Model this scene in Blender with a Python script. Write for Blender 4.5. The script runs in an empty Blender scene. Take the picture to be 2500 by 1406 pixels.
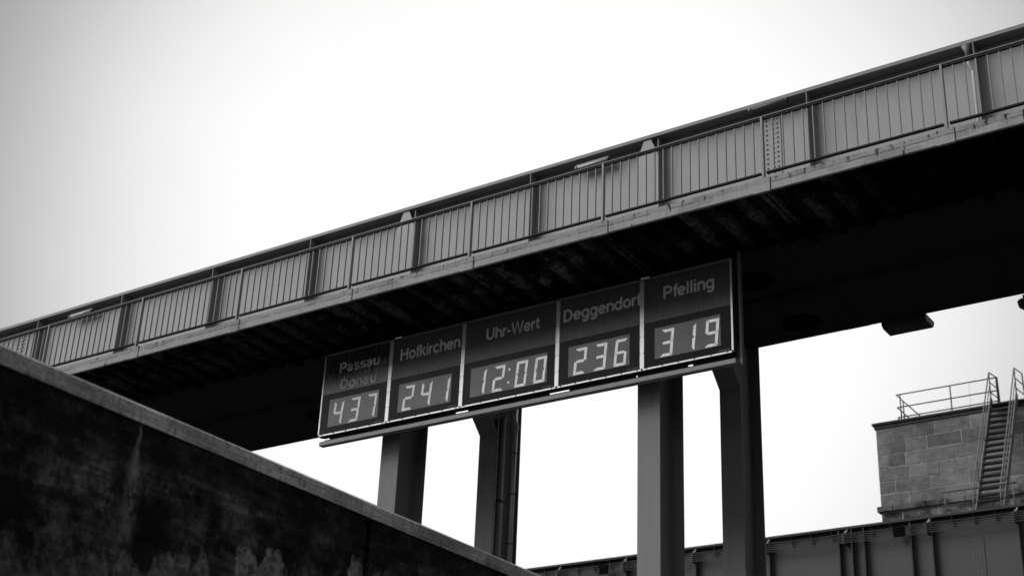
import bpy, bmesh, math, random
from mathutils import Vector, Matrix
random.seed(7)
sc = bpy.context.scene
COL = sc.collection

# ------------------------------------------------------------------ camera
YAW, PITCH, ROLL = math.radians(-34.872), math.radians(25.372), math.radians(2.546)
cy, sy, cp, sp = math.cos(YAW), math.sin(YAW), math.cos(PITCH), math.sin(PITCH)
fwd = Vector((sy*cp, cy*cp, sp)); rgt = Vector((cy, -sy, 0)); upv = rgt.cross(fwd)
cr, sr = math.cos(ROLL), math.sin(ROLL)
r2 = rgt*cr + upv*sr; u2 = upv*cr - rgt*sr
cam = bpy.data.cameras.new('camera'); camo = bpy.data.objects.new('camera', cam); COL.objects.link(camo)
camo.matrix_world = Matrix(((r2.x, u2.x, -fwd.x, 0), (r2.y, u2.y, -fwd.y, 0), (r2.z, u2.z, -fwd.z, 0), (0, 0, 0, 1)))
cam.sensor_width = 36; cam.lens = 3574.4/2500*36
cam.clip_start = 0.1; cam.clip_end = 5000
cam.dof.use_dof = True; cam.dof.focus_distance = 25.0; cam.dof.aperture_fstop = 1.4
sc.camera = camo

# ------------------------------------------------------------------ world: monochrome overcast
SUN_DIR = Vector((-0.55, -0.55, 0.60)).normalized()       # towards the light
w = bpy.data.worlds.new('World'); sc.world = w; w.use_nodes = True
nt = w.node_tree; N = nt.nodes; Lk = nt.links; N.clear()
out = N.new('ShaderNodeOutputWorld'); bg = N.new('ShaderNodeBackground'); Lk.new(bg.outputs[0], out.inputs[0])
sky = N.new('ShaderNodeTexSky'); sky.sky_type = 'NISHITA'; sky.sun_disc = False
sky.sun_elevation = math.asin(SUN_DIR.z); sky.sun_rotation = math.atan2(SUN_DIR.x, SUN_DIR.y)
bw = N.new('ShaderNodeRGBToBW'); Lk.new(sky.outputs[0], bw.inputs[0])
def wm(op, a, b=None, c=None):
    n = N.new('ShaderNodeMath'); n.operation = op
    for i, v in enumerate((a, b, c)):
        if v is None: continue
        if isinstance(v, (int, float)): n.inputs[i].default_value = v
        else: Lk.new(v, n.inputs[i])
    return n.outputs[0]
tc = N.new('ShaderNodeTexCoord')
gd = (fwd + r2*0.02 + u2*0.01).normalized()               # thinnest part of the cloud layer
vd = N.new('ShaderNodeVectorMath'); vd.operation = 'DOT_PRODUCT'; Lk.new(tc.outputs['Generated'], vd.inputs[0]); vd.inputs[1].default_value = gd
ang = wm('ARCCOSINE', wm('MINIMUM', vd.outputs['Value'], 0.99999))
q = wm('DIVIDE', ang, math.radians(20.5))
glow = wm('EXPONENT', wm('MULTIPLY', wm('POWER', q, 5.0), -1.0))
nz = N.new('ShaderNodeTexNoise'); nz.inputs['Scale'].default_value = 2.6; nz.inputs['Detail'].default_value = 5; Lk.new(tc.outputs['Generated'], nz.inputs['Vector'])
cloud = wm('MULTIPLY_ADD', nz.outputs['Fac'], 1.5, 0.85)
tot = wm('ADD', wm('ADD', wm('MULTIPLY', glow, 5.7), cloud), wm('MULTIPLY', bw.outputs[0], 0.06))
cmb = N.new('ShaderNodeCombineColor')
for i in range(3): Lk.new(tot, cmb.inputs[i])
Lk.new(cmb.outputs[0], bg.inputs['Color']); bg.inputs['Strength'].default_value = 0.1

sl = bpy.data.lights.new('sun', 'SUN'); slo = bpy.data.objects.new('sun', sl); COL.objects.link(slo)
sl.energy = 1.5; sl.angle = math.radians(45); sl.color = (1, 1, 1)
slo.rotation_euler = (-SUN_DIR).to_track_quat('-Z', 'Y').to_euler()
slo.location = (-30, -30, 40)
sc.view_settings.view_transform = 'Standard'; sc.view_settings.look = 'None'
sc.view_settings.exposure = 0.5; sc.view_settings.gamma = 1.0; sc.view_settings.use_curve_mapping = False
sc.cycles.use_denoising = True
sc.cycles.max_bounces = 6

# ------------------------------------------------------------------ materials
class M:
    """tiny node-graph helper"""
    def __init__(s, name, rough=0.6, metal=0.0, spec=0.5):
        s.m = bpy.data.materials.new(name); s.m.use_nodes = True
        s.t = s.m.node_tree; s.n = s.t.nodes; s.l = s.t.links
        s.b = s.n['Principled BSDF']
        s.b.inputs['Roughness'].default_value = rough; s.b.inputs['Metallic'].default_value = metal
        s.b.inputs['Specular IOR Level'].default_value = spec
        s.geo = s.n.new('ShaderNodeNewGeometry'); s.pos = s.geo.outputs['Position']
        s.sep = s.n.new('ShaderNodeSeparateXYZ'); s.l.new(s.pos, s.sep.inputs[0])
        s.X, s.Y, s.Z = s.sep.outputs
    def math(s, op, a, b=None, c=None, clamp=False):
        n = s.n.new('ShaderNodeMath'); n.operation = op; n.use_clamp = clamp
        for i, v in enumerate((a, b, c)):
            if v is None: continue
            if isinstance(v, (int, float)): n.inputs[i].default_value = v
            else: s.l.new(v, n.inputs[i])
        return n.outputs[0]
    def noise(s, scale, stretch=(1, 1, 1), detail=4, rough=0.55, off=0):
        mp = s.n.new('ShaderNodeMapping'); mp.inputs['Scale'].default_value = stretch
        mp.inputs['Location'].default_value = (off, off*1.7, off*0.6)
        s.l.new(s.pos, mp.inputs['Vector'])
        nn = s.n.new('ShaderNodeTexNoise'); nn.inputs['Scale'].default_value = scale
        nn.inputs['Detail'].default_value = detail; nn.inputs['Roughness'].default_value = rough
        s.l.new(mp.outputs[0], nn.inputs['Vector']); return nn.outputs['Fac']
    def ramp(s, f, lo, hi, a=0.0, b=1.0):
        n = s.n.new('ShaderNodeMapRange'); n.interpolation_type = 'SMOOTHSTEP'
        s.l.new(f, n.inputs['Value'])
        for k, v in zip((1, 2, 3, 4), (lo, hi, a, b)): n.inputs[k].default_value = v
        return n.outputs[0]
    def mix(s, f, a, b):
        n = s.n.new('ShaderNodeMix'); n.data_type = 'FLOAT'
        for i, v in zip((0, 2, 3), (f, a, b)):
            if isinstance(v, (int, float)): n.inputs[i].default_value = v
            else: s.l.new(v, n.inputs[i])
        return n.outputs[0]
    def grey(s, v, sock='Base Color'):
        c = s.n.new('ShaderNodeCombineColor')
        for i in range(3):
            if isinstance(v, (int, float)): c.inputs[i].default_value = v
            else: s.l.new(v, c.inputs[i])
        s.l.new(c.outputs[0], s.b.inputs[sock]); return c.outputs[0]
    def bump(s, h, strength=0.3, dist=0.01):
        n = s.n.new('ShaderNodeBump'); n.inputs['Strength'].default_value = strength; n.inputs['Distance'].default_value = dist
        s.l.new(h, n.inputs['Height']); s.l.new(n.outputs[0], s.b.inputs['Normal'])

def paint(name, base, var=0.12, rough=0.5, streak=0.10, dirt=0.25, bumps=0.05, metal=0.0, spec=0.4):
    k = M(name, rough, metal, spec)
    a = k.noise(0.9, (1, 1, 1), 5); b = k.noise(3.0, (3, 3, 0.25), 5, off=3); c = k.noise(40, (1, 1, 1), 3, off=8)
    v = k.math('MULTIPLY_ADD', a, 2*var, 1-var)
    v = k.math('MULTIPLY', v, k.math('MULTIPLY_ADD', b, 2*streak, 1-streak))
    v = k.math('MULTIPLY', v, k.math('MULTIPLY_ADD', c, 0.16, 0.92))
    d = k.ramp(k.noise(2.2, (2.5, 2.5, 0.5), 8, 0.7, off=5), 0.56, 0.78)
    v = k.math('MULTIPLY', v, k.math('MULTIPLY_ADD', d, -dirt, 1.0))
    k.grey(k.math('MULTIPLY', v, base)); k.bump(k.noise(25, (1, 1, 1), 4), bumps, 0.01)
    return k.m

MT = {}
MT['web'] = paint('web_paint', 0.36, 0.12, 0.5, 0.14, 0.35)
MT['steel'] = paint('steel_paint', 0.24, 0.10, 0.5, 0.10, 0.25)
MT['rail'] = paint('rail_paint', 0.30, 0.12, 0.5, 0.1, 0.3)
MT['rail_shade'] = paint('rail_shade', 0.035, 0.2, 0.7, spec=0.1)  # near-black: shade on the rail undersides put into the colour
MT['column'] = paint('column_paint', 0.225, 0.12, 0.55, 0.18, 0.35)
MT['column_pale'] = paint('stained_pipe', 0.42, 0.3, 0.6, 0.4, 0.6)
MT['dark_steel'] = paint('dark_steel', 0.06, 0.2, 0.6)
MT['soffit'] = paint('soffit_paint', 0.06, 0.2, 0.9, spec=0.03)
MT['hole'] = paint('hole_cover', 0.012, 0.2, 0.9, spec=0.03)
MT['galv'] = paint('galvanised', 0.85, 0.1, 0.22, 0.12, 0.15, metal=0.5, spec=1.0)
MT['alu'] = paint('aluminium', 0.62, 0.08, 0.42, 0.1, 0.25, metal=0.5)
MT['housing'] = paint('sign_housing', 0.03, 0.2, 0.6)
MT['beam'] = paint('sign_beam', 0.34, 0.1, 0.5)
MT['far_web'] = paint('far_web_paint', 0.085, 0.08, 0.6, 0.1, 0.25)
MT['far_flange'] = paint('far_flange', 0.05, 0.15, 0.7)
MT['cable'] = paint('cable_sheath', 0.07, 0.1, 0.5)
MT['insulator'] = paint('insulator', 0.4, 0.1, 0.4)
MT['screw'] = paint('screw', 0.03, 0.1, 0.5)
MT['stair'] = paint('stair_steel', 0.20, 0.15, 0.5)
MT['rail_dark'] = paint('rail_dark', 0.07, 0.15, 0.6, spec=0.2)
MT['tread'] = paint('stair_tread', 0.05, 0.2, 0.7)
MT['tube'] = paint('lamp_tube', 0.75, 0.05, 0.3)
MT['pipe'] = paint('pipe_grey', 0.42, 0.1, 0.5)

def concrete(name, base, var=0.25, stain=0.6, sx=(1, 1, 1), rough=0.85):
    k = M(name, rough, 0, 0.25)
    a = k.noise(1.3, sx, 8, 0.65); b = k.noise(9, sx, 6, 0.6, off=4); d = k.ramp(k.noise(2.0, (2, 2, 0.6), 9, 0.72, off=9), 0.5, 0.72)
    v = k.math('MULTIPLY_ADD', a, 2*var, 1-var); v = k.math('MULTIPLY', v, k.math('MULTIPLY_ADD', b, 0.5, 0.75))
    v = k.math('MULTIPLY', v, k.math('MULTIPLY_ADD', d, -stain, 1.0))
    k.grey(k.math('MULTIPLY', v, base)); k.bump(k.noise(30, (1, 1, 1), 6), 0.25, 0.01)
    return k.m
def deck_mat(name, lo, hi):
    k = M(name, 0.9, 0, 0.02)
    oi = k.n.new('ShaderNodeObjectInfo')
    a = k.ramp(k.math('ADD', k.noise(1.5, (1.2, 0.9, 1), 9, 0.7, off=2), k.math('MULTIPLY', oi.outputs['Random'], 0.08)), 0.47, 0.62)
    b = k.noise(7, (1, 1, 1), 7, 0.7, off=5)
    zone = k.math('MULTIPLY', k.ramp(k.noise(0.33, (1, 0, 0), 3, 0.6, off=12), 0.30, 0.55, 0.25, 1.0), k.ramp(k.math('ADD', k.Y, k.math('MULTIPLY', k.noise(1.3, (1, 1, 1), 5, off=77), 1.6)), 21.1, 19.7))
    zone = k.math('MULTIPLY', zone, k.math('MULTIPLY', k.ramp(k.X, -6.2, -8.2), k.ramp(k.X, -20.0, -14.0, 0.45, 1.0)))
    a = k.math('MULTIPLY', a, zone)
    v = k.math('MULTIPLY', k.math('MULTIPLY_ADD', a, hi-lo, lo), k.math('MULTIPLY_ADD', k.ramp(b, 0.35, 0.65), 0.9, 0.45))
    k.grey(v); k.bump(b, 0.4, 0.02); return k.m
MT['deck'] = deck_mat('deck_concrete', 0.018, 0.22)
MT['deck_dark'] = deck_mat('deck_concrete_dark', 0.008, 0.04)  # much darker concrete for the slab between the ribs
MT['quay'] = concrete('quay_concrete', 0.05)
MT['building'] = concrete('building_concrete', 0.10)
MT['ground'] = concrete('ground_dark', 0.035)

# kerb: painted steel/concrete edge beam with a dark crack line, drip stains and chips
def kerb_mat():
    k = M('edge_beam', 0.8, 0, 0.08)
    a = k.noise(2.0, (1, 1, 1), 7, 0.6); b = k.noise(14, (1, 1, 3), 6, 0.6, off=2)
    v = k.math('MULTIPLY_ADD', a, 0.3, 0.85); v = k.math('MULTIPLY', v, k.math('MULTIPLY_ADD', b, 0.3, 0.85))
    # thin broken crack running along at mid height
    wob = k.math('MULTIPLY_ADD', k.noise(5, (1, 0, 0), 5, 0.6, off=6), 0.03, 11.268)
    dz = k.math('ABSOLUTE', k.math('SUBTRACT', k.Z, wob))
    line = k.math('SUBTRACT', 1.0, k.ramp(dz, 0.004, 0.010))
    gate = k.ramp(k.noise(3.5, (1, 0, 0), 4, 0.7, off=11), 0.42, 0.52)
    v = k.math('MULTIPLY', v, k.math('MULTIPLY_ADD', k.math('MULTIPLY', line, gate), -0.75, 1.0))
    # upper strip a touch darker and dirtier than the lower
    up = k.ramp(k.math('SUBTRACT', k.Z, wob), -0.01, 0.01)
    v = k.math('MULTIPLY', v, k.math('MULTIPLY_ADD', up, -0.14, 1.0))
    # rust runs: narrow in X, starting at top
    st = k.ramp(k.math('ADD', k.noise(3.0, (3.2, 0, 0.8), 7, 0.75, off=21), k.math('MULTIPLY', k.ramp(k.Z, 11.2, 11.38), 0.07)), 0.60, 0.65)
    reg = k.ramp(k.noise(0.45, (1, 0, 0), 3, 0.5, off=31), 0.40, 0.50)
    v = k.math('MULTIPLY', v, k.math('MULTIPLY_ADD', k.math('MULTIPLY', st, reg), -0.88, 1.0))
    pt = k.ramp(k.noise(1.1, (1, 0, 2.2), 6, 0.7, off=55), 0.54, 0.60)
    v = k.math('MULTIPLY', v, k.math('MULTIPLY_ADD', pt, -0.2, 1.0))
    dr2 = k.ramp(k.noise(6, (3, 0, 0.3), 6, 0.7, off=58), 0.5, 0.75)
    v = k.math('MULTIPLY', v, k.math('MULTIPLY_ADD', dr2, -0.22, 1.0))
    ch = k.ramp(k.noise(15, (1, 0, 1.6), 4, 0.6, off=13), 0.665, 0.70)
    v = k.math('MULTIPLY', v, k.math('MULTIPLY_ADD', ch, -0.7, 1.0))
    k.grey(k.math('MULTIPLY', v, 0.42)); k.bump(k.noise(18, (1, 1, 1), 6), 0.2, 0.01)
    return k.m
MT['kerb'] = kerb_mat()

# wet, algae-black lock wall with pale scoured patches and a lime run below the coping joint
def wall_mat():
    k = M('lock_wall_wet', 0.65, 0, 0.15)
    n1 = k.noise(1.3, (1, 1, 1), 9, 0.7); n2 = k.noise(4, (1, 1, 1), 9, 0.75, off=3); n3 = k.noise(45, (1, 1, 1), 5, 0.7, off=5)
    fine = k.noise(18, (1, 1, 1), 8, 0.75, off=71); nv = k.noise(2.2, (1, 1, 0.5), 5, 0.6, off=17); ed = k.noise(3.5, (1, 1, 0.7), 4, 0.6, off=91)
    board = k.noise(2.0, (0, 0.5, 5), 7, 0.7, off=7)
    base = k.math('MULTIPLY_ADD', k.ramp(n1, 0.40, 0.64), 0.15, 0.018)
    base = k.math('MULTIPLY', base, k.math('MULTIPLY_ADD', k.ramp(board, 0.4, 0.64), 0.9, 0.5))
    base = k.math('MULTIPLY', base, k.math('MULTIPLY_ADD', k.ramp(n2, 0.36, 0.62), 1.3, 0.25))
    base = k.math('MULTIPLY', base, k.math('MULTIPLY_ADD', k.ramp(fine, 0.34, 0.66), 0.9, 0.5))
    # ragged dark band just below the coping
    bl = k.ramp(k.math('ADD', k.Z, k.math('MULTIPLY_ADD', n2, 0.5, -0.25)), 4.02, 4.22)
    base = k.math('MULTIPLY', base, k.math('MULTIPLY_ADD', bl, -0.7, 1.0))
    # scoured patches low on the wall, each with its own ragged outline
    yy = k.math('ADD', k.Y, k.math('MULTIPLY_ADD', nv, 0.5, -0.25)); hm = None
    for (yc, hw, zt) in ((7.22, .05, 3.34), (7.70, .05, 3.48), (8.10, .10, 3.30), (8.50, .06, 3.34), (8.95, .18, 3.42),
                         (9.35, .04, 3.60), (9.93, .05, 3.72), (10.25, .12, 3.76), (10.50, .10, 3.62), (10.78, .02, 3.64),
                         (11.50, .06, 3.98), (11.9, .02, 4.0), (12.5, .04, 4.04)):
        d_ = k.math('MAXIMUM', k.math('SUBTRACT', k.math('ABSOLUTE', k.math('SUBTRACT', yy, yc)), hw), 0.0)
        h = k.math('SUBTRACT', k.math('SUBTRACT', zt, k.Z), k.math('MULTIPLY', d_, 2.6))
        hm = h if hm is None else k.math('MAXIMUM', hm, h)
    patch = k.ramp(k.math('ADD', hm, k.math('MULTIPLY_ADD', ed, 0.8, -0.42)), 0.0, 0.09)
    mott = k.math('MULTIPLY', k.math('MULTIPLY_ADD', k.ramp(n2, 0.36, 0.60), 0.36, 0.06), k.math('MULTIPLY_ADD', k.ramp(fine, 0.34, 0.66), 1.2, 0.45))
    far_ = k.ramp(k.math('ADD', k.Y, k.math('MULTIPLY', n1, 1.0)), 8.2, 10.2, 0.25, 1.0)
    v = k.mix(k.math('MULTIPLY', patch, far_), base, mott)
    # lime run below the coping joint, widening downwards
    c0 = k.math('MULTIPLY_ADD', k.noise(2.2, (0, 0, 1), 4, 0.6, off=33), 0.16, 8.33)
    wd = k.math('MULTIPLY_ADD', k.ramp(k.Z, 4.45, 3.75), 0.075, 0.010)
    dy = k.math('DIVIDE', k.math('ABSOLUTE', k.math('SUBTRACT', k.Y, c0)), wd)
    run = k.math('SUBTRACT', 1.0, k.ramp(k.math('ADD', dy, k.math('MULTIPLY_ADD', fine, 1.6, -0.8)), 0.1, 1.5))
    run = k.math('MULTIPLY', run, k.ramp(k.Z, 3.1, 3.7)); run = k.math('MULTIPLY', run, k.ramp(k.noise(10, (1, 1, 0.7), 8, 0.75, off=41), 0.38, 0.62))
    v = k.math('MULTIPLY_ADD', run, 0.36, v)
    # crumbs of exposed aggregate
    cr_ = k.ramp(k.noise(34, (1, 1, 1), 3, 0.5, off=43), 0.69, 0.74)
    v = k.math('MULTIPLY_ADD', cr_, 0.16, v)
    k.grey(v); k.bump(k.math('ADD', n3, k.math('MULTIPLY', n2, 1.5)), 0.6, 0.015)
    return k.m
MT['lock_wall'] = wall_mat()
def coping_mat():
    k = M('coping_concrete', 0.8, 0, 0.25)
    grain = k.noise(2.6, (0, 0.35, 30), 7, 0.7); a = k.noise(1.0, (1, 1, 1), 8, 0.7, off=3); f = k.noise(26, (1, 1, 1), 6, 0.7, off=5)
    v = k.math('MULTIPLY', k.math('MULTIPLY_ADD', k.ramp(grain, 0.38, 0.62), 0.55, 0.6), k.math('MULTIPLY_ADD', k.ramp(a, 0.32, 0.68), 0.7, 0.6))
    v = k.math('MULTIPLY', v, k.math('MULTIPLY_ADD', k.ramp(f, 0.3, 0.7), 0.5, 0.75))
    dr = k.ramp(k.noise(1.7, (1, 2.6, 0.8), 9, 0.8, off=19), 0.55, 0.62)
    ck = k.math('SUBTRACT', 1.0, k.ramp(k.math('ABSOLUTE', k.math('SUBTRACT', k.noise(1.6, (1, 1.6, 1.1), 6, 0.65, off=61), 0.5)), 0.0, 0.008))
    v = k.math('MULTIPLY', v, k.math('MULTIPLY_ADD', k.math('MAXIMUM', dr, ck), -0.55, 1.0))
    k.grey(k.math('MULTIPLY', v, 0.80)); k.bump(k.math('ADD', k.math('MULTIPLY', grain, 0.5), f), 0.4, 0.01)
    return k.m
MT['coping'] = coping_mat()

def stone_mat():
    k = M('tower_stone', 0.85, 0, 0.25)
    oi = k.n.new('ShaderNodeObjectInfo')
    rnd = k.math('MULTIPLY_ADD', oi.outputs['Random'], 0.42, 0.72)
    a = k.noise(1.3, (1, 1, 1), 7, 0.6); b = k.noise(4, (1, 1, 1.5), 9, 0.72, off=3)
    v = k.math('MULTIPLY', k.math('MULTIPLY_ADD', k.ramp(a, 0.3, 0.7), 0.35, 0.8), k.math('MULTIPLY_ADD', k.ramp(b, 0.3, 0.7), 0.5, 0.7))
    v = k.math('MULTIPLY', v, rnd)
    # patchy darkening low down above the ledge
    so = k.math('MULTIPLY', k.ramp(k.Z, 17.15, 16.7), k.ramp(k.noise(1.6, (1, 1, 1.5), 6, 0.7, off=9), 0.42, 0.6))
    v = k.math('MULTIPLY', v, k.math('MULTIPLY_ADD', so, -0.75, 1.0))
    k.grey(k.math('MULTIPLY', v, 0.22)); k.bump(b, 0.4, 0.03)
    return k.m
MT['stone'] = stone_mat(); MT['mortar'] = concrete('mortar', 0.55, 0.35, 0.7); MT['cornice'] = concrete('cornice_stone', 0.07, 0.2, 0.5)

# sign faces
def face_mat(name, base, streak=0.35, rough=0.25, spec=0.5, peel=False):
    k = M(name, rough, 0, spec)
    s1 = k.noise(9, (3, 0, 0.18), 6, 0.6); s2 = k.noise(2.2, (1, 0, 1), 6, 0.6, off=4); s3 = k.noise(40, (2.5, 0, 0.1), 3, 0.6, off=6)
    v = k.math('MULTIPLY', k.math('MULTIPLY_ADD', s1, 2*streak, 1-streak), k.math('MULTIPLY_ADD', s2, 0.6, 0.7))
    v = k.math('MULTIPLY', v, k.math('MULTIPLY_ADD', s3, 0.25, 0.88)); v = k.math('MULTIPLY', v, base)
    if peel:
        # film peeling downwards: ragged drip edge, pale lip, mottled above
        e = k.math('MULTIPLY_ADD', k.noise(5.5, (1, 0, 0), 7, 0.7, off=3), 1.5, 9.70)
        e = k.math('ADD', e, k.math('MULTIPLY_ADD', k.noise(16, (1.2, 0, 0.4), 6, 0.75, off=8), 0.36, -0.18))
        dd = k.math('SUBTRACT', k.Z, e)
        above = k.ramp(dd, -0.004, 0.012)
        lip = k.math('MULTIPLY', above, k.ramp(dd, 0.22, 0.0))
        mot = k.math('MULTIPLY_ADD', k.ramp(k.noise(12, (1.4, 0, 0.3), 7, 0.75, off=15), 0.45, 0.65), 0.7, 0.35)
        v = k.mix(above, k.math('MULTIPLY', v, 1.35), k.math('MULTIPLY', v, mot))
        v = k.math('MULTIPLY_ADD', k.math('MULTIPLY', lip, k.math('ADD', mot, -0.3)), 0.42, v)
    k.grey(v); k.bump(s2, 0.05, 0.01)
    return k.m
MT['face'] = face_mat('sign_face', 0.10, 0.45, spec=0.08)
MT['face_peel'] = face_mat('sign_face_peeling', 0.075, spec=0.15, peel=True)
MT['band'] = face_mat('display_band', 0.010, 0.6, spec=0.04)
MT['window'] = face_mat('display_window', 0.14, 0.2, spec=0.15)
def text_mat():
    k = M('caption_film', 0.5, 0, 0.3)
    s1 = k.noise(14, (2, 0, 0.4), 6, 0.7); v = k.math('MULTIPLY_ADD', s1, 0.7, 0.32); k.grey(v); return k.m
MT['caption'] = text_mat()
def faded_mat():
    k = M('caption_film_faded', 0.5, 0, 0.2)
    s1 = k.ramp(k.noise(9, (1.6, 0, 0.5), 7, 0.75, off=4), 0.42, 0.60); k.grey(k.math('MULTIPLY_ADD', s1, 0.42, 0.30)); return k.m
MT['caption_faded'] = faded_mat()
def digit_mat():
    k = M('lit_segment', 0.5, 0, 0.2)
    s = k.noise(16, (2, 0, 0.5), 5, 0.6); k.grey(0.45)
    k.grey(1.0, 'Emission Color'); v = k.math('MULTIPLY_ADD', k.ramp(s, 0.3, 0.7), 0.16, 0.14); v = k.math('MULTIPLY', v, k.ramp(k.X, -18.5, -13.5, 0.72, 1.0)); k.l.new(v, k.b.inputs['Emission Strength'])
    return k.m
MT['digit'] = digit_mat()
MT['maker'] = paint('maker_print', 0.3, 0.1, 0.6)
def water_mat():
    k = M('river_water', 0.08, 0, 0.5); k.grey(0.012)
    k.bump(k.noise(1.4, (1, 1, 1), 5), 0.3, 0.1); return k.m
MT['water'] = water_mat()
def win_mat():
    k = M('dark_glazing', 0.1, 0, 0.5); k.grey(0.02); return k.m
MT['glass'] = win_mat()

# ------------------------------------------------------------------ mesh helpers
class MB:
    def __init__(s): s.v = []; s.f = []
    def box(s, x0, x1, y0, y1, z0, z1):
        b = len(s.v)
        s.v += [(x0,y0,z0),(x1,y0,z0),(x1,y1,z0),(x0,y1,z0),(x0,y0,z1),(x1,y0,z1),(x1,y1,z1),(x0,y1,z1)]
        s.f += [tuple(b+i for i in q) for q in ((0,3,2,1),(4,5,6,7),(0,1,5,4),(1,2,6,5),(2,3,7,6),(3,0,4,7))]
        return s
    def prism(s, poly, axis, a, b):
        """poly: list of 2D points; axis: extrusion axis 0/1/2"""
        n = len(poly); base = len(s.v)
        for t in (a, b):
            for p in poly:
                c = list(p); c.insert(axis, t); s.v.append(tuple(c))
        s.f.append(tuple(base+i for i in range(n))[::-1]); s.f.append(tuple(base+n+i for i in range(n)))
        for i in range(n):
            j = (i+1) % n; s.f.append((base+i, base+j, base+n+j, base+n+i))
        return s
    def tube(s, pts, r, seg=10, caps=True):
        pts = [Vector(p) for p in pts]; base = len(s.v); m = len(pts)
        for i, p in enumerate(pts):
            d = (pts[min(i+1, m-1)] - pts[max(i-1, 0)]).normalized()
            a = d.cross(Vector((0, 0, 1)))
            if a.length < 1e-3: a = d.cross(Vector((1, 0, 0)))
            a.normalize(); b2 = d.cross(a)
            rr = r[i] if isinstance(r, (list, tuple)) else r
            for k in range(seg):
                t = 2*math.pi*k/seg; s.v.append(tuple(p + a*math.cos(t)*rr + b2*math.sin(t)*rr))
        for i in range(m-1):
            for k in range(seg):
                k2 = (k+1) % seg
                s.f.append((base+i*seg+k, base+i*seg+k2, base+(i+1)*seg+k2, base+(i+1)*seg+k))
        if caps:
            s.f.append(tuple(base+k for k in range(seg))[::-1]); s.f.append(tuple(base+(m-1)*seg+k for k in range(seg)))
        return s
    def mesh(s, name, mat, bevel=0, origin=(0, 0, 0), smooth=False):
        me = bpy.data.meshes.new(name)
        o = Vector(origin)
        me.from_pydata([tuple(Vector(v)-o) for v in s.v], [], s.f); me.update()
        bm = bmesh.new(); bm.from_mesh(me)
        bmesh.ops.recalc_face_normals(bm, faces=bm.faces)
        if bevel: bmesh.ops.bevel(bm, geom=bm.edges[:], offset=bevel, segments=1, affect='EDGES', clamp_overlap=True)
        bm.to_mesh(me); bm.free()
        if smooth:
            for p in me.polygons: p.use_smooth = len(p.vertices) == 4
        me.materials.append(MT[mat]); return me

def link(name, me, parent=None, loc=(0, 0, 0), label=None, kind=None):
    """loc is a world position; parents are unrotated Empties or meshes"""
    o = bpy.data.objects.new(name, me); COL.objects.link(o)
    L = Vector(loc)
    if parent is not None:
        o.parent = parent; L = L - wpos(parent)
    o.location = L
    if label: o['label'] = label
    if kind: o['kind'] = kind
    return o
def wpos(o):
    p = Vector((0, 0, 0))
    while o is not None: p = p + o.location; o = o.parent
    return p
def part(name, mb, mat, parent, bevel=0, label=None, kind=None, smooth=False):
    """a part whose vertices are given in world coordinates; origin at its first vertex box centre"""
    xs = [v[0] for v in mb.v]; ys = [v[1] for v in mb.v]; zs = [v[2] for v in mb.v]
    o = ((min(xs)+max(xs))/2, (min(ys)+max(ys))/2, min(zs))
    return link(name, mb.mesh(name, mat, bevel, o, smooth), parent, o, label, kind)
def thing(name, loc, label, cat, group=None):
    o = bpy.data.objects.new(name, None); COL.objects.link(o); o.location = loc; o.empty_display_size = 0.3
    o['label'] = label; o['category'] = cat
    if group: o['group'] = group
    return o
def tag(o, label, cat, group=None):
    o['label'] = label; o['category'] = cat
    if group: o['group'] = group
    return o
B = lambda *a: MB().box(*a)
def copies(name, me, parent, locs):
    return [link(name, me, parent, l) for l in locs]

# ------------------------------------------------------------------ setting: water, quays, ground
ZQ = 4.60; XW = -9.85; ZWATER = -2.2
def structure(name, mb, mat, bevel=0):
    return part(name, mb, mat, None, bevel, kind='structure')
structure('water', B(XW-0.5, 6.5, -60, 400, ZWATER-0.5, ZWATER), 'water')
structure('ground', B(-2500, 2500, -2500, 2500, -4.2, -4.0), 'ground')
structure('quay', B(-60, XW-1.2, -60, 90, -4.0, ZQ-0.02), 'quay')
structure('riverbank', B(-600, -60.2, -600, 900, -3.9, 2.0), 'ground')

# ------------------------------------------------------------------ near bridge
bridge = thing('girder_bridge', (-11, 22.4, 11.45), 'large grey steel girder bridge crossing overhead with a railed walkway on its near side', 'bridge')
XA, XB = -42.0, 5.6
WEB = 20.35
part('girder_web', B(XA, XB, WEB, WEB+0.03, 11.452, 13.967), 'web', bridge)
part('far_girder_web', B(XA, XB, 24.30, 24.33, 11.47, 13.967), 'web', bridge)
part('top_flange', B(XA, XB, 20.11, 24.42, 13.968, 14.045), 'steel', bridge, 0.006)
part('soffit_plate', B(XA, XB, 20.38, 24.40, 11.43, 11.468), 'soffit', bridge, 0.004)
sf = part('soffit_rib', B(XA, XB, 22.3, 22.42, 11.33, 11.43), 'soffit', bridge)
# flange of the girder bottom seen just above the kerb
part('bottom_flange', B(XA, XB, 20.2, 20.348, 11.52, 11.545), 'steel', bridge)
# thin stiffener plates
me = MB().box(-0.008, 0.008, -0.235, 0, 0, 2.385).mesh('stiffener', 'steel', 0, (0, 0, 0))
copies('stiffener', me, bridge, [(x, WEB-0.002, 11.58) for x in (-27.87, -24.95, -22.06, -19.23, -13.70, -8.07, -5.20, -2.4, 0.4, 3.2, -30.7, -33.5, -36.3)])
me = MB().box(-0.05, 0.05, -0.05, 0, 0, 2.38).mesh('stiffener_flange', 'steel', 0)
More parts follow.
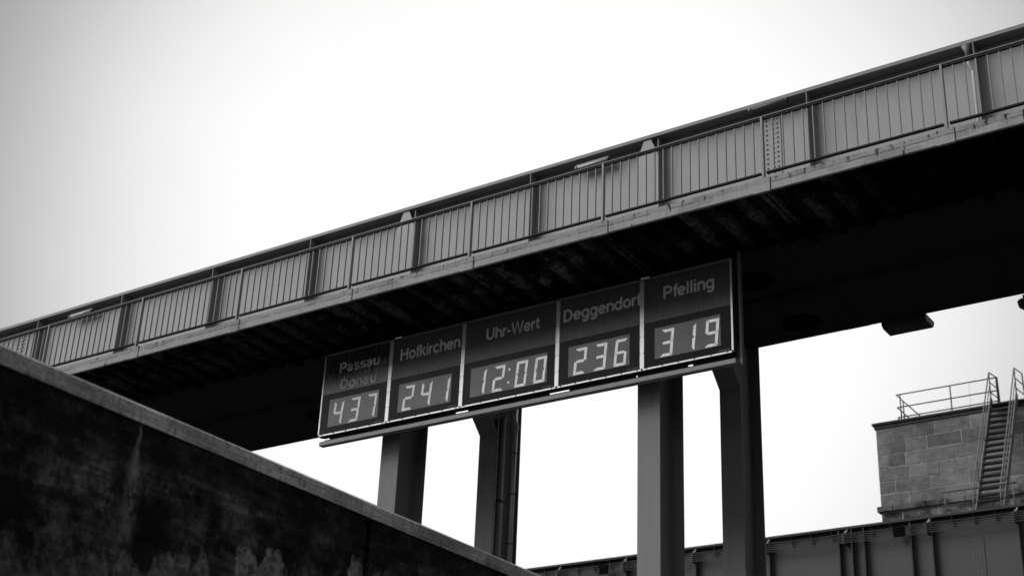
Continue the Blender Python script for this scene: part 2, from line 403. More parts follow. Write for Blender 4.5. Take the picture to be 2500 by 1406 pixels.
# broad box stiffeners with tapered heads above the piers
for xc in (-16.69, -11.16):
    st = part('box_stiffener', MB().prism([(xc-0.17, 11.58), (xc+0.21, 11.58), (xc+0.21, 13.58), (xc+0.06, 13.95), (xc-0.09, 13.95), (xc-0.225, 13.58), (xc-0.215, 11.58)], 1, 20.135, 20.155), 'web', bridge)
    part('side_plate', B(xc+0.185, xc+0.205, 20.157, WEB-0.002, 11.58, 13.965), 'steel', st)
    part('side_plate', B(xc-0.205, xc-0.185, 20.157, WEB-0.002, 11.58, 13.56), 'steel', st)
    part('gusset_plate', B(xc+0.0, xc+0.183, 20.27, 20.29, 13.45, 13.965), 'steel', st)
# riveted web splices
def splice(xc, parent, y, z0, z1, cols, mat='web'):
    s = part('splice_plate', B(xc-0.19, xc+0.19, y-0.014, y-0.001, z0, z1), mat, parent)
    mb = MB(); n = int((z1-z0-0.1)/0.095)
    for cx in cols:
        for i in range(n):
            z = z0+0.07+i*0.095 + (0.0475 if (cx > cols[0] and cx < cols[-1] and False) else 0)
            mb.tube([(xc+cx, y-0.013, z), (xc+cx, y-0.024, z), (xc+cx, y-0.032, z)], [0.020, 0.018, 0.009], 8)
    part('rivets', mb, 'steel', s, kind='stuff')
splice(-8.85, bridge, WEB, 11.6, 13.95, (-0.155, -0.07, 0.05, 0.13))
splice(-28.6, bridge, WEB, 11.6, 13.95, (-0.15, -0.06, 0.05, 0.15))
# bottom splice, two hand-hole covers and cable box on the underside
mb = B(-9.25, -8.75, 20.7, 24.38, 11.418, 11.429); sp_ = part('soffit_splice_plate', mb, 'soffit', bridge)
mb = MB()
for cx in (-9.2, -9.1, -8.9, -8.8):
    for i in range(34): mb.box(cx-0.014, cx+0.014, 20.8+i*0.105, 20.828+i*0.105, 11.405, 11.417)
part('rivets', mb, 'soffit', sp_, kind='stuff')
me = MB().tube([(0, 0, 0), (0, 0, -0.03)], 0.37, 32).mesh('manhole_cover', 'hole', 0)
copies('manhole_cover', me, bridge, [(-9.87, 21.62, 11.428), (-9.84, 23.66, 11.428), (-21.3, 23.3, 11.428)])

# walkway: deck ribs, brackets, edge beam panels
walk = thing('walkway', (-11, 19.3, 11.15), 'narrow walkway slab on the near side of the bridge with stained pale edge beam', 'walkway')
posts = [-36.4, -33.55, -30.7, -27.86, -24.94, -22.03, -19.24, -16.42, -13.70, -11.00, -8.11, -5.23, -2.35, 0.5, 3.3]
part('deck_slab', B(XA, XB, 18.35, 20.18, 11.215, 11.385), 'deck_dark', walk)
rib = MB().prism([(-0.085, 0), (0.085, 0), (0.12, 0.065), (-0.12, 0.065)], 1, 18.352, 20.2).mesh('deck_rib', 'deck', 0, (0, 0, 0))
brk = MB().box(-0.09, -0.02, 18.352, 20.26, -0.02, 0.065).box(0.02, 0.07, 18.352, 20.26, -0.02, 0.065).mesh('bracket', 'deck', 0.004, (0, 0, 0))
for a, b in zip(posts[:-1], posts[1:]):
    if b < -31: continue
    n = 6; wdt = (b-a)/n
    for i in range(1, n): link('deck_rib', rib, walk, (a+i*wdt, 0, 11.15))
    link('bracket', brk, walk, (a, 0, 11.15))
# edge beam panels, one per bay, each ending in a slightly proud splice block
for i, (a, b) in enumerate(zip(posts[:-1], posts[1:])):
    x0, x1 = a+0.12, b-0.17
    pr = MB().prism([(18.302, 11.162), (18.315, 11.15), (18.345, 11.15), (18.345, 11.385), (18.33, 11.39), (18.302, 11.375)], 0, x0, x1)
    p = part('edge_beam_panel', pr, 'kerb', walk)
    part('splice_block', B(x1+0.002, b+0.108, 18.288, 18.348, 11.138, 11.392), 'kerb', p, 0.006)

# railing
rail = thing('railing', (-11, 18.33, 11.39), 'long steel railing of thin upright bars along the near edge of the bridge walkway', 'railing')
part('handrail', B(XA, XB, 18.30, 18.365, 12.492, 12.508), 'rail', rail, 0.003)
part('under_rail_shade', B(XA, XB, 18.312, 18.355, 12.452, 12.491), 'rail_shade', rail)  # dark bar painted as the shaded underside of the handrail
me_post = MB().box(-0.018, 0.018, 0, 0.07, 0, 1.10).mesh('post', 'rail', 0.003, (0, 0, 0))
me_bal = MB().box(-0.007, 0.007, 0, 0.032, 0, 0.945).mesh('baluster', 'rail', 0, (0, 0, 0))
me_foot = None
for i, (a, b) in enumerate(zip(posts[:-1], posts[1:])):
    link('post', me_post, rail, (a, 18.286, 11.39))
    part('bottom_rail', B(a+0.045, b-0.045, 18.305, 18.36, 11.470, 11.498), 'rail_shade', rail)  # underside shade painted over the whole bar
    if b < -29 or a > -1: 
        continue
    n = 18 if abs(a+11.0) < 0.01 else 17
    for k in range(1, n):
        link('baluster', me_bal, rail, (a+(b-a)*k/n, 18.319, 11.499))
link('post', me_post, rail, (posts[-1], 18.286, 11.39))

# rain pipe at the far right of the web and its funnel
rp = thing('rain_pipe', (-5.33, 20.2, 11.5), 'pale stained rain pipe down the bridge web behind the railing, far right', 'pipe')
part('downpipe', MB().tube([(-5.27, 20.2, 11.5), (-5.27, 20.2, 13.52)], 0.024, 10), 'column_pale', rp, smooth=True)
part('hopper', MB().tube([(-5.32, 20.18, 13.68), (-5.32, 20.17, 13.86), (-5.32, 20.15, 13.96)], [0.03, 0.035, 0.08], 10), 'steel', rp, smooth=True)
part('elbow', MB().tube([(-5.32, 20.18, 13.69), (-5.31, 20.18, 13.6), (-5.28, 20.2, 13.54), (-5.27, 20.2, 13.5)], 0.026, 8), 'column_pale', rp, smooth=True)

# tube lamps below the flange
def lamp(x0, x1, z, label, tm='tube'):
    t = thing('tube_lamp', ((x0+x1)/2, 20.2, z+0.06), label, 'lamp', 'tube lamps under the girder flange')
    part('lamp_housing', B(x0, x1, 20.13, 20.21, z+0.03, z+0.075), 'steel', t, 0.006)
    part('tube', MB().tube([(x0+0.04, 20.14, z+0.012), (x1-0.04, 20.14, z+0.012)], 0.026, 12), tm, t, smooth=True)
    part('end_cap', B(x1-0.035, x1+0.01, 20.10, 20.20, z-0.025, z+0.03), 'dark_steel', t, 0.004)
    part('end_cap', B(x0-0.01, x0+0.035, 20.10, 20.20, z-0.025, z+0.03), 'steel', t, 0.004)
lamp(-12.70, -11.99, 13.80, 'tube lamp under the girder flange, above the middle of the railing')
lamp(-26.75, -25.98, 13.80, 'tube lamp under the girder flange near the left end of the bridge')
lamp(-9.15, -8.43, 13.945, 'tube lamp tucked high under the girder flange above the riveted splice', 'steel')

# ------------------------------------------------------------------ piers: portal frames of H-section columns
def pier(xc, label):
    t = thing('bridge_pier', (xc, 22.4, ZQ), label, 'pier', 'steel portal piers under the bridge')
    h = 0.215
    for (ya, yb, side) in ((20.35, 21.19, 1), (23.50, 24.40, -1)):
        c = part('column', B(xc-0.012, xc+0.012, ya+0.03, yb-0.03, ZQ, 11.428), 'column', t,
                 label='near column of the pier' if side == 1 else 'far column of the pier')
        yo, yi = (ya, yb) if side == 1 else (yb, ya)
        part('outer_flange', B(xc-h, xc+h, min(yo, yo+0.028*side), max(yo, yo+0.028*side), ZQ, 11.428), 'column', c, 0.003)
        # inner flange bends over to the middle of the frame below the girder
        s = side
        poly = [(yi, ZQ), (yi, 10.30), (yi+1.12*s, 11.428), (yi+1.08*s, 11.428), (yi-0.028*s, 10.31), (yi-0.028*s, ZQ)]
        part('inner_flange', MB().prism(poly, 0, xc-h, xc+h), 'column', c)
        part('knee_web', MB().prism([(yi-0.03*s, 10.33), (yi+1.06*s, 11.426), (yi-0.03*s, 11.426)], 0, xc-0.011, xc+0.011), 'column', c)
        part('base_plate', B(xc-0.35, xc+0.35, ya-0.12, yb+0.12, ZQ-0.02, ZQ+0.03), 'column', c)
    return t
pier(-11.265, 'grey steel pier with two H columns standing in front of the far girder')
pier(-16.815, 'grey steel pier below the left half of the sign, drain pipes in its far column')
for px_ in (-33.5, -39.0): pass
# pipes in the hollow of the far left column
dp = thing('drain_pipe', (-16.68, 23.82, ZQ), 'dark grey drain pipe in the far column hollow, left of the shiny pipe', 'pipe')
part('pipe_run', MB().tube([(-16.68, 23.82, ZQ), (-16.68, 23.82, 10.75)], 0.075, 16), 'pipe', dp, smooth=True)
for z in (8.9,): part('pipe_clamp', MB().tube([(-16.68, 23.82, z), (-16.68, 23.82, z+0.05)], 0.084, 16), 'dark_steel', dp)
dq = thing('drain_pipe', (-16.68, 24.16, ZQ), 'shiny galvanised drain pipe with collars in the far column hollow below the clock', 'pipe')
part('pipe_run', MB().tube([(-16.61, 24.16, ZQ), (-16.61, 24.16, 10.65), (-16.60, 24.12, 10.85), (-16.58, 24.1, 11.4)], 0.078, 18), 'galv', dq, smooth=True)
part('bell_joint', MB().tube([(-16.61, 24.16, 10.5), (-16.61, 24.155, 10.6), (-16.62, 24.13, 10.72)], [0.082, 0.105, 0.105], 16), 'pipe', dq)
for z in (10.05, 9.15, 8.1, 7.2): part('collar', MB().tube([(-16.61, 24.16, z), (-16.61, 24.16, z+0.018)], 0.083, 16), 'dark_steel', dq)
cd = thing('conduit', (-16.59, 23.53, ZQ), 'thin cable conduit on the front edge of the far column, left of the drain pipes', 'conduit')
part('conduit_tube', MB().tube([(-16.585, 23.52, ZQ), (-16.585, 23.52, 10.3), (-16.60, 23.54, 10.5), (-16.60, 23.56, 11.4)], 0.014, 8), 'pipe', cd, smooth=True)
for z in (5.6, 7.2, 8.75, 10.2): part('clip', B(-16.61, -16.565, 23.50, 23.545, z, z+0.03), 'dark_steel', cd)

# cable box and floodlight on the far edge of the underside
cb = thing('cable_box', (-8.15, 24.6, 11.22), 'dark flat cable box hanging under the far edge of the bridge, right of the piers', 'box')
part('box_body', MB().prism([(24.30, 11.425), (24.80, 11.425), (24.80, 11.35), (24.74, 11.28), (24.38, 11.28), (24.30, 11.33)], 0, -8.52, -7.70), 'dark_steel', cb, 0.006)
part('end_plate', MB().prism([(24.31, 11.42), (24.81, 11.42), (24.79, 11.35), (24.73, 11.285), (24.39, 11.285), (24.31, 11.33)], 0, -7.698, -7.685), 'column', cb)
fl = thing('floodlight', (-5.9, 24.45, 11.3), 'floodlight bracketed under the far edge of the bridge at the right border', 'lamp')
part('lamp_body', MB().tube([(-6.02, 24.5, 11.36), (-5.98, 24.5, 11.30), (-5.86, 24.5, 11.22), (-5.66, 24.5, 11.12), (-5.56, 24.5, 11.08)], [0.06, 0.10, 0.12, 0.17, 0.18], 16), 'dark_steel', fl, smooth=True)
part('lamp_lens', MB().tube([(-5.57, 24.5, 11.083), (-5.54, 24.5, 11.07)], 0.165, 16), 'tube', fl)
part('bracket', B(-5.95, -5.87, 24.43, 24.57, 11.25, 11.43), 'steel', fl)

# ------------------------------------------------------------------ the sign
SY = 19.90
sign = thing('water_level_sign', (-13.85, 20.0, 9.12), 'long dark board of five panels with lit water levels, hung below the walkway', 'sign')
part('housing', B(-18.27, -9.44, SY+0.004, SY+0.14, 9.345, 11.02), 'housing', sign)
div = [-18.25, -16.59, -14.89, -12.835, -11.14, -9.465]
for i, x in enumerate(div):
    wd = 0.042 if 0 < i < 5 else 0.018
    bar = part('divider_bar', B(x-wd, x+wd, SY-0.012, SY+0.002, 9.372, 11.0), 'alu', sign, 0.003)
    if 0 < i < 5:
        mb = MB()
        for z in (9.65, 9.95, 10.22, 10.5, 10.8):
            for s in (-1, 1): mb.tube([(x+s*0.03, SY-0.012, z), (x+s*0.03, SY-0.017, z)], 0.008, 8)
        part('screws', mb, 'screw', bar, kind='stuff')
part('top_bar', B(-18.27, -9.447, SY-0.012, SY+0.002, 11.003, 11.035), 'steel', sign, 0.003)
for a, b in zip(div[:-1], div[1:]):
    bb = part('bottom_bar', B(a+0.012, b-0.012, SY-0.014, SY+0.002, 9.335, 9.368), 'alu', sign, 0.003)
    mb = MB()
    n = 5
    for k in range(n+1):
        x = a+0.09 + (b-a-0.18)*k/n
        mb.tube([(x, SY-0.014, 9.357), (x, SY-0.022, 9.357)], 0.011, 8)
    part('screws', mb, 'screw', bb, kind='stuff')

# 7-segment digits. box from (0,0) to (W,H), slanted
SW, SH, ST, SLANT = 0.235, 0.485, 0.050, 0.045
def seg_polys():
    t, g = ST, 0.005; W, H = SW, SH; m = H/2
    a = [(g, H), (W-g, H), (W-t-g, H-t), (t+g, H-t)]
    d = [(g, 0), (W-g, 0), (W-t-g, t), (t+g, t)]
    b_ = [(W, H-g), (W, m+g), (W-t*0.5, m+g*0.6+0.000), (W-t, m+t*0.5+g), (W-t, H-t-g)]
    c = [(W, m-g), (W, g), (W-t, t+g), (W-t, m-t*0.5-g), (W-t*0.5, m-g*0.6)]
    f = [(0, H-g), (0, m+g), (t*0.5, m+g*0.6), (t, m+t*0.5+g), (t, H-t-g)]
    e = [(0, m-g), (0, g), (t, t+g), (t, m-t*0.5-g), (t*0.5, m-g*0.6)]
    gg = [(t*0.5+g, m), (t+g, m+t*0.5), (W-t-g, m+t*0.5), (W-t*0.5-g, m), (W-t-g, m-t*0.5), (t+g, m-t*0.5)]
    return dict(a=a, b=b_, c=c, d=d, e=e, f=f, g=gg)
SEG = seg_polys()
DIG = {'0': 'abcdef', '1': 'bc', '2': 'abged', '3': 'abgcd', '4': 'fgbc', '6': 'afgedc', '7': 'abc', '9': 'abcdfg'}
def digit(ch, xr, parent):
    """xr: x of the digit's upper right corner"""
    mb = MB(); x0 = xr-SW-SLANT+0.01; z0 = 9.507
    for s in DIG[ch]:
        mb.prism([(x0+p[0]+SLANT*p[1]/SH, z0+p[1]) for p in SEG[s]], 1, SY-0.019, SY-0.013)
    part('digit', mb, 'digit', parent, label='lit digit '+ch)
def text(body, x0, x1, zb, zt, parent, mat='caption', name='caption', y=SY-0.006, off=0.0, ref='cap'):
    cu = bpy.data.curves.new('t', 'FONT'); cu.body = body; cu.size = 1; cu.extrude = 0.0; cu.offset = off
    to = bpy.data.objects.new('t', cu); COL.objects.link(to)
    dg = bpy.context.evaluated_depsgraph_get(); me = bpy.data.meshes.new_from_object(to.evaluated_get(dg))
    bpy.data.objects.remove(to); bpy.data.curves.remove(cu)
    xs = [v.co.x for v in me.vertices]
    # cap height of the built-in face measured from an H
    cap = CAP[0]
    sx = (x1-x0)/(max(xs)-min(xs)); sz = (zt-zb)/cap; mx = min(xs)
    for v in me.vertices: v.co = ((v.co.x-mx)*sx, 0, v.co.y*sz)
    me.materials.append(MT[mat]); me.name = name
    bm = bmesh.new(); bm.from_mesh(me)
    r = bmesh.ops.extrude_face_region(bm, geom=bm.faces[:])
    bmesh.ops.translate(bm, verts=[g for g in r['geom'] if isinstance(g, bmesh.types.BMVert)], vec=(0, -0.003, 0))
    bmesh.ops.recalc_face_normals(bm, faces=bm.faces); bm.to_mesh(me); bm.free()
    return link(name, me, parent, (x0, y, zb), label='lettering '+body if name == 'caption' else None)
cu = bpy.data.curves.new('h', 'FONT'); cu.body = 'H'; cu.size = 1
to = bpy.data.objects.new('h', cu); COL.objects.link(to)
dg = bpy.context.evaluated_depsgraph_get(); me = bpy.data.meshes.new_from_object(to.evaluated_get(dg))
CAP = [max(v.co.y for v in me.vertices)]
bpy.data.objects.remove(to); bpy.data.curves.remove(cu); bpy.data.meshes.remove(me)

# upright grotesque capitals and lower case drawn as strokes (cap height 1)
def arc(cx, cy_, rx, ry, a0, a1, n=14):
    return [(cx+rx*math.cos(math.radians(a0+(a1-a0)*i/n)), cy_+ry*math.sin(math.radians(a0+(a1-a0)*i/n))) for i in range(n+1)]
ring = lambda cx: arc(cx, .365, .27, .295, 0, 360, 24)
GL = {
 'P': (.86, [[(.13, 0), (.13, 1)], [(.13, .93), (.45, .93)]+arc(.45, .69, .27, .24, 90, -90)+[(.13, .45)]]),
 'D': (.96, [[(.13, 0), (.13, 1)], [(.13, .93), (.38, .93)]+arc(.40, .5, .38, .43, 90, -90)+[(.13, .07)]]),
 'H': (.96, [[(.13, 0), (.13, 1)], [(.80, 0), (.80, 1)], [(.13, .53), (.80, .53)]]),
 'U': (.96, [[(.13, 1)]+arc(.46, .36, .33, .29, 180, 360)+[(.79, 1)]]),
 'W': (1.26, [[(.07, 1), (.34, .02), (.62, .98), (.90, .02), (1.17, 1)]]),
 'a': (.76, [arc(.34, .47, .22, .19, 165, 0)+[(.56, .10), (.60, .0)], [(.56, .42), (.30, .38)]+arc(.28, .215, .19, .155, 90, 270)+[(.36, .06), (.56, .2)]]),
 'c': (.68, [arc(.36, .365, .27, .295, 42, 318, 20)]),
 'd': (.78, [ring(.36), [(.63, 0), (.63, 1)]]),
 'e': (.74, [arc(.36, .365, .27, .295, 0, 322, 22), [(.09, .37), (.63, .37)]]),
 'f': (.40, [[(.20, 0), (.20, .78)]+arc(.36, .80, .16, .13, 180, 90)+[(.43, .93)], [(.04, .66), (.41, .66)]]),
 'g': (.78, [ring(.36), [(.63, .73), (.63, .0)]+arc(.38, -.03, .25, .19, 0, -155)]),
 'h': (.74, [[(.12, 0), (.12, 1)], [(.12, .40)]+arc(.37, .42, .24, .24, 180, 0)+[(.61, 0)]]),
 'i': (.32, [[(.15, 0), (.15, .73)], [(.15, .86), (.15, 1.0)]]),
 'k': (.68, [[(.12, 0), (.12, 1)], [(.12, .26), (.56, .73)], [(.29, .44), (.62, 0)]]),
 'l': (.32, [[(.15, 0), (.15, 1)]]),
 'n': (.74, [[(.12, 0), (.12, .73)], [(.12, .40)]+arc(.37, .42, .24, .24, 180, 0)+[(.61, 0)]]),
 'o': (.76, [ring(.37)]),
 'r': (.46, [[(.12, 0), (.12, .73)], [(.12, .38)]+arc(.36, .40, .24, .25, 180, 85)+[(.43, .65)]]),
 's': (.68, [arc(.34, .515, .21, .145, 25, 270)+arc(.34, .215, .23, .155, 90, -155)]),
 't': (.42, [[(.20, .92), (.20, .20)]+arc(.34, .19, .14, .12, 180, 270)+[(.42, .07)], [(.04, .66), (.41, .66)]]),
 'u': (.74, [[(.12, .73)]+arc(.36, .31, .24, .24, 180, 360)+[(.60, .33)], [(.60, .73), (.60, 0)]]),
 '-': (.46, [[(.06, .37), (.40, .37)]]),
}
def lettering(body, x0, x1, zb, zt, parent, y=SY-0.006, mat='caption'):
    adv = sum(GL[c][0] for c in body)-0.12; sx = (x1-x0)/adv; sz = zt-zb; hw = 0.096
    mb = MB(); cx = 0; kk = 0
    for c in body:
        for st in GL[c][1]:
            m = len(st); L_, R_ = [], []
            for i, p in enumerate(st):
                p = Vector((p[0], p[1]))
                a = (p-Vector(st[i-1])).normalized() if i else None
                b = (Vector(st[i+1])-p).normalized() if i < m-1 else None
                a = a if a is not None and a.length else b; b = b if b is not None and b.length else a
                t = (a+b); t = t.normalized() if t.length > 1e-4 else a
                nn = Vector((-t.y, t.x)); k = hw/max(0.55, abs(nn.dot(Vector((-a.y, a.x)))))
                L_.append(p+nn*k); R_.append(p-nn*k)
            y0 = -0.0002*(kk % 7); kk += 1; b0 = len(mb.v)
            for p in L_+R_: mb.v.append(((cx+p.x)*sx, y0-0.003, p.y*sz))
            for i in range(m-1): mb.f.append((b0+i, b0+m+i, b0+m+i+1, b0+i+1))
        cx += GL[c][0]
    me = mb.mesh('caption', mat)
    for p in me.polygons:
        if p.normal.y > 0: p.flip()
    return link('caption', me, parent, (x0, y, zb), label='lettering '+body)

panels = [
 (0, 'panel reading Passau Donau 437, its film peeling', (-18.04, -16.815), [('4', -17.665), ('3', -17.262), ('7', -16.855)], 'face_peel'),
 (1, 'panel reading Hofkirchen 241', (-16.34, -15.117), [('2', -15.965), ('4', -15.555), ('1', -15.145)], 'face'),
 (2, 'panel reading Uhr-Wert 12:00', (-14.685, -13.038), [('1', -14.335), ('2', -13.93), ('0', -13.445), ('0', -13.05)], 'face'),
 (3, 'panel reading Deggendorf 236', (-12.60, -11.38), [('2', -12.222), ('3', -11.82), ('6', -11.418)], 'face'),
 (4, 'panel reading Pfelling 319', (-10.896, -9.674), [('3', -10.53), ('1', -10.118), ('9', -9.698)], 'face'),
]
caps = {0: [('Passau', -17.87, -16.89, 10.585, 10.79), ('Donau', -17.82, -16.93, 10.235, 10.44)],
        1: [('Hofkirchen', -16.375, -14.985, 10.545, 10.785)], 2: [('Uhr-Wert', -14.39, -13.25, 10.56, 10.785)],
        3: [('Deggendorf', -12.73, -11.186, 10.56, 10.79)], 4: [('Pfelling', -10.735, -9.783, 10.563, 10.795)]}
for i, lab, (wa, wb), digs, fm in panels:
    a, b = div[i]+(0.043 if i else 0.019), div[i+1]-(0.043 if i < 4 else 0.019)
    p = part('display_panel', B(a, b, SY-0.003, SY+0.003, 10.19, 11.002), fm, sign, label=lab)
    part('dark_band', B(a, b, SY-0.003, SY+0.003, 9.369, 10.189), 'band', p)
    part('display_window', B(wa, wb, SY-0.009, SY-0.004, 9.497, 10.057), 'window', p)
    for ch, xr in digs: digit(ch, xr, p)
    if i == 2:
        part('colon', B(-13.853, -13.813, SY-0.019, SY-0.013, 9.86, 9.90).box(-13.865, -13.825, SY-0.019, SY-0.013, 9.615, 9.655), 'digit', p, label='lit colon')
    for (s, x0, x1, zb, zt) in caps[i]: lettering(s, x0, x1, zb, zt, p, mat='caption_faded' if i == 0 else 'caption')
    text('SCHAUF', b-0.235, b-0.025, 9.385, 9.418, p, 'maker', 'maker_name', off=0.01)
# slotted strip, lower beam, end post
mb = B(-18.20, -9.43, 20.02, 20.03, 9.225, 9.300).box(-18.20, -9.43, 20.02, 20.03, 9.328, 9.344)
slots = [(-18.19, -18.07), (-16.755, -16.73), (-15.075, -14.80), (-13.05, -12.65), (-11.32, -11.295), (-10.34, -10.25)]
xs = -18.20
for (a, b) in slots:
    if a-xs > 0.012: mb.box(xs, a, 20.021, 20.029, 9.300, 9.328)
    xs = b
mb.box(xs, -9.43, 20.021, 20.029, 9.300, 9.328)
part('slotted_strip', mb, 'housing', sign)
for a, b in ((-18.20, -16.93), (-16.93, -15.16), (-15.157, -13.35), (-13.347, -11.597), (-11.594, -9.42)):
    part('lower_beam', MB().prism([(19.885, 9.150), (19.893, 9.142), (20.00, 9.142), (20.00, 9.224), (19.885, 9.224)], 0, a, b), 'beam', sign)
part('end_post', B(-9.405, -9.36, 20.02, 20.10, 9.13, 11.2), 'column', sign, 0.003)
for x in (-18.1, -15.9, -13.9, -11.9, -9.8): part('hanger', B(x-0.03, x+0.03, 20.06, 20.12, 10.9, 11.21), 'dark_steel', sign)

# ------------------------------------------------------------------ lock wall in the foreground
lw = thing('lock_wall', (XW, 15, ZWATER), 'dark wet stained lock wall with pale coping in the lower left foreground', 'wall')
for a, b in ((-50, 11.635), (11.715, 44.9), (44.95, 90)):
    part('wall_body', B(XW-1.3, XW-0.004, a, b, -4.0, 4.42), 'lock_wall', lw)
part('joint_filler', B(XW-1.2, XW-0.05, 11.6, 11.75, -4.0, 4.40), 'hole', lw)
cop = [-50, -40, -30, -20, -10, -4, 0.2, 4.3, 8.36, 10.04, 11.34, 11.66, 14.7, 18.6, 22.4, 26, 30, 34, 38, 42, 46, 50, 60, 70, 80, 90]
for a, b in zip(cop[:-1], cop[1:]):
    g = 0.0015 if b-a > 0.5 and abs(b-8.36) > .01 and abs(a-8.36) > .01 else 0.004
    part('coping_stone', MB().prism([(XW-0.62, 4.425), (XW+0.012, 4.425), (XW+0.012, 4.572), (XW-0.022, 4.602), (XW-0.62, 4.602)], 1, a+g, b-g), 'coping', lw)

# ------------------------------------------------------------------ far bridge with cables
FY = 45.15; FE = 44.9
fb = thing('girder_bridge', (-18, 47, 11.45), 'second dark steel girder bridge farther back at lower right, below the stone tower', 'bridge')
FA, FB = -60.0, 6.0
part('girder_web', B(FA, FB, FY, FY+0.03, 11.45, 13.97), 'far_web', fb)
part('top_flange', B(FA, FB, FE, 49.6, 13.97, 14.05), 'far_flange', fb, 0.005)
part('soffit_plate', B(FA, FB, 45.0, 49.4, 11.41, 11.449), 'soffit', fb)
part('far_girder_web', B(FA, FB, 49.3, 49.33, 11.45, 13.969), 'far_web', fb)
me = MB().box(-0.02, 0.02, -0.22, 0, 0, 2.5).mesh('stiffener', 'far_flange', 0)
xs = [-20.24, -17.74, -17.3, -16.88, -15.31, -14.62, -11.9, -9.1, -23.02, -25.8, -28.6, -31.4, -34.2]
copies('stiffener', me, fb, [(x, FY-0.002, 11.46) for x in xs])
me = MB().prism([(-0.20, 0.0), (-0.005, 0.0), (-0.005, -0.32), (-0.06, -0.32), (-0.20, -0.06)], 0, -0.012, 0.012).mesh('flange_gusset', 'far_flange', 0)
gx = [-12.57, -13.25, -13.94, -15.94, -16.61, -17.99, -18.72, -19.44]
x = -20.9
while x > -36:
    gx.append(x); x -= 0.70
copies('flange_gusset', me, fb, [(x, FY, 13.968) for x in gx])
splice(-13.24, fb, FY, 11.6, 13.25, (-0.16, -0.055, 0.055, 0.16), 'far_web')
for xc in (-11.265, -16.815, 3.5, -38):
    part('pier_column', B(xc-0.2, xc+0.2, 45.1, 45.9, ZQ, 11.41), 'far_flange', fb)
    part('pier_column', B(xc-0.2, xc+0.2, 48.5, 49.3, ZQ, 11.41), 'far_flange', fb)
cr_ = thing('cable_run', (-18, 44.85, 13.6), 'row of five cables clipped on brackets below the top edge of the far girder bridge', 'cables')
for k in range(5):
    z = 13.80-0.072*k
    pts = []
    for i in range(0, 141):
        x = -41+i*0.33; u = ((x+20.28) % 2.78)/2.78
        pts.append((x, 44.86+0.012*math.sin(k*2+x), z-0.035*4*u*(1-u)*(0.7+0.15*k)))
    part('cable', MB().tube(pts, 0.014, 6), 'cable', cr_, smooth=True)
bx = [-20.28+2.78*i for i in range(-5, 5)]
me_b = MB().box(-0.03, 0.03, 0.0, 0.25, -0.42, 0.0).mesh('bracket', 'dark_steel', 0)
me_i = MB().tube([(0.06, -0.02, -0.11), (0.03, -0.02, -0.06), (0.07, -0.02, -0.02), (0.11, -0.02, 0.05)], [0.03, 0.045, 0.035, 0.02], 8).mesh('lamp_head', 'insulator', 0)
me_c = MB()
for k in range(5): me_c.box(-0.11, 0.0, -0.06, 0.03, -0.115-0.072*k, -0.075-0.072*k)
me_c = me_c.mesh('cable_clip', 'cable', 0)
for x in bx:
    b = link('bracket', me_b, cr_, (x, 44.88, 13.88)); link('knob', me_i, b, (x, 44.88, 13.88)); link('cable_clip', me_c, b, (x, 44.88, 13.88))
me_j = MB()
for k in range(4): me_j.box(0, 0.36, -0.07, 0.05, -0.06-0.085*k, -0.085*k)
me_j = me_j.mesh('cable_joint', 'hole', 0.01)
for x, z in ((-26.86, 13.78), (-15.82, 13.80)): link('cable_joint', me_j, cr_, (x, 44.86, z))

# railing standing on the far bridge
fr = thing('railing', (-13.1, 45.3, 14.05), 'low two-bar railing on the far bridge in front of the stair foot', 'railing')
for z in (14.87, 14.43): part('rail_bar', MB().tube([(-14.3, 45.3, z), (-11.9, 45.3, z)], 0.022, 8), 'rail_dark', fr, smooth=True)
for x in (-14.2, -12.02): part('post', MB().tube([(x, 45.3, 14.05), (x, 45.3, 14.88)], 0.018, 8), 'stair', fr, smooth=True)

# ------------------------------------------------------------------ stone tower
TY = 52.0; TX0, TX1 = -18.77, -5.5
tw = thing('stone_tower', (-12, 56, ZQ), 'square tower of weathered stone blocks with a dark cornice behind the far bridge at right', 'tower')
part('core', B(TX0+0.03, TX1-0.03, TY+0.007, 60, ZQ, 19.93), 'mortar', tw)
zr = [19.92, 19.40, 18.87, 18.34, 17.81, 17.32, 16.84]
jn = [[-18.10, -16.48, -15.10, -13.6, -12.2, -10.7, -9.3, -7.7, -6.3],
      [-18.25, -17.62, -16.81, -15.48, -14.1, -12.9, -11.4, -10.0, -8.7, -7.1],
      [-18.39, -17.67, -17.07, -15.77, -14.5, -13.3, -11.9, -10.6, -9.1, -7.9, -6.6],
      [-17.58, -16.39, -14.95, -13.7, -12.5, -11.0, -9.8, -8.3, -7.0],
      [-18.15, -16.81, -15.35, -14.0, -12.7, -11.3, -9.9, -8.6, -7.3],
      [-17.65, -16.26, -14.9, -13.4, -12.1, -10.8, -9.4, -8.1, -6.7]]
def block(x0, x1, z0, z1, y=TY, name='stone_block', d=0.2):
    j = random.uniform(-0.014, 0.002); g = 0.009
    part(name, B(x0+g, x1-g, y+j, y+d, z0+g, z1-g), 'stone', tw, 0.012)
for r in range(6):
    xs = [TX0]+jn[r]+[TX1]
    for a, b in zip(xs[:-1], xs[1:]): block(a, b, zr[r+1], zr[r])
xs = [TX0-0.12, -18.26, -16.98, -15.52, -14.1, -12.6, -11.1, -9.7, -8.2, -6.8, TX1+0.1]
for a, b in zip(xs[:-1], xs[1:]): block(a, b, 16.60, 16.83, TY-0.14, 'ledge_stone', 0.36)
for rr, (z0, z1) in enumerate(((16.07, 16.59), (15.55, 16.07), (15.03, 15.55), (14.5, 15.03))):
    xs = [TX0]+[-17.95+0.6*(rr % 2)+i*1.35 for i in range(9)]+[TX1]
    for a, b in zip(xs[:-1], xs[1:]): block(a, b, z0, z1)
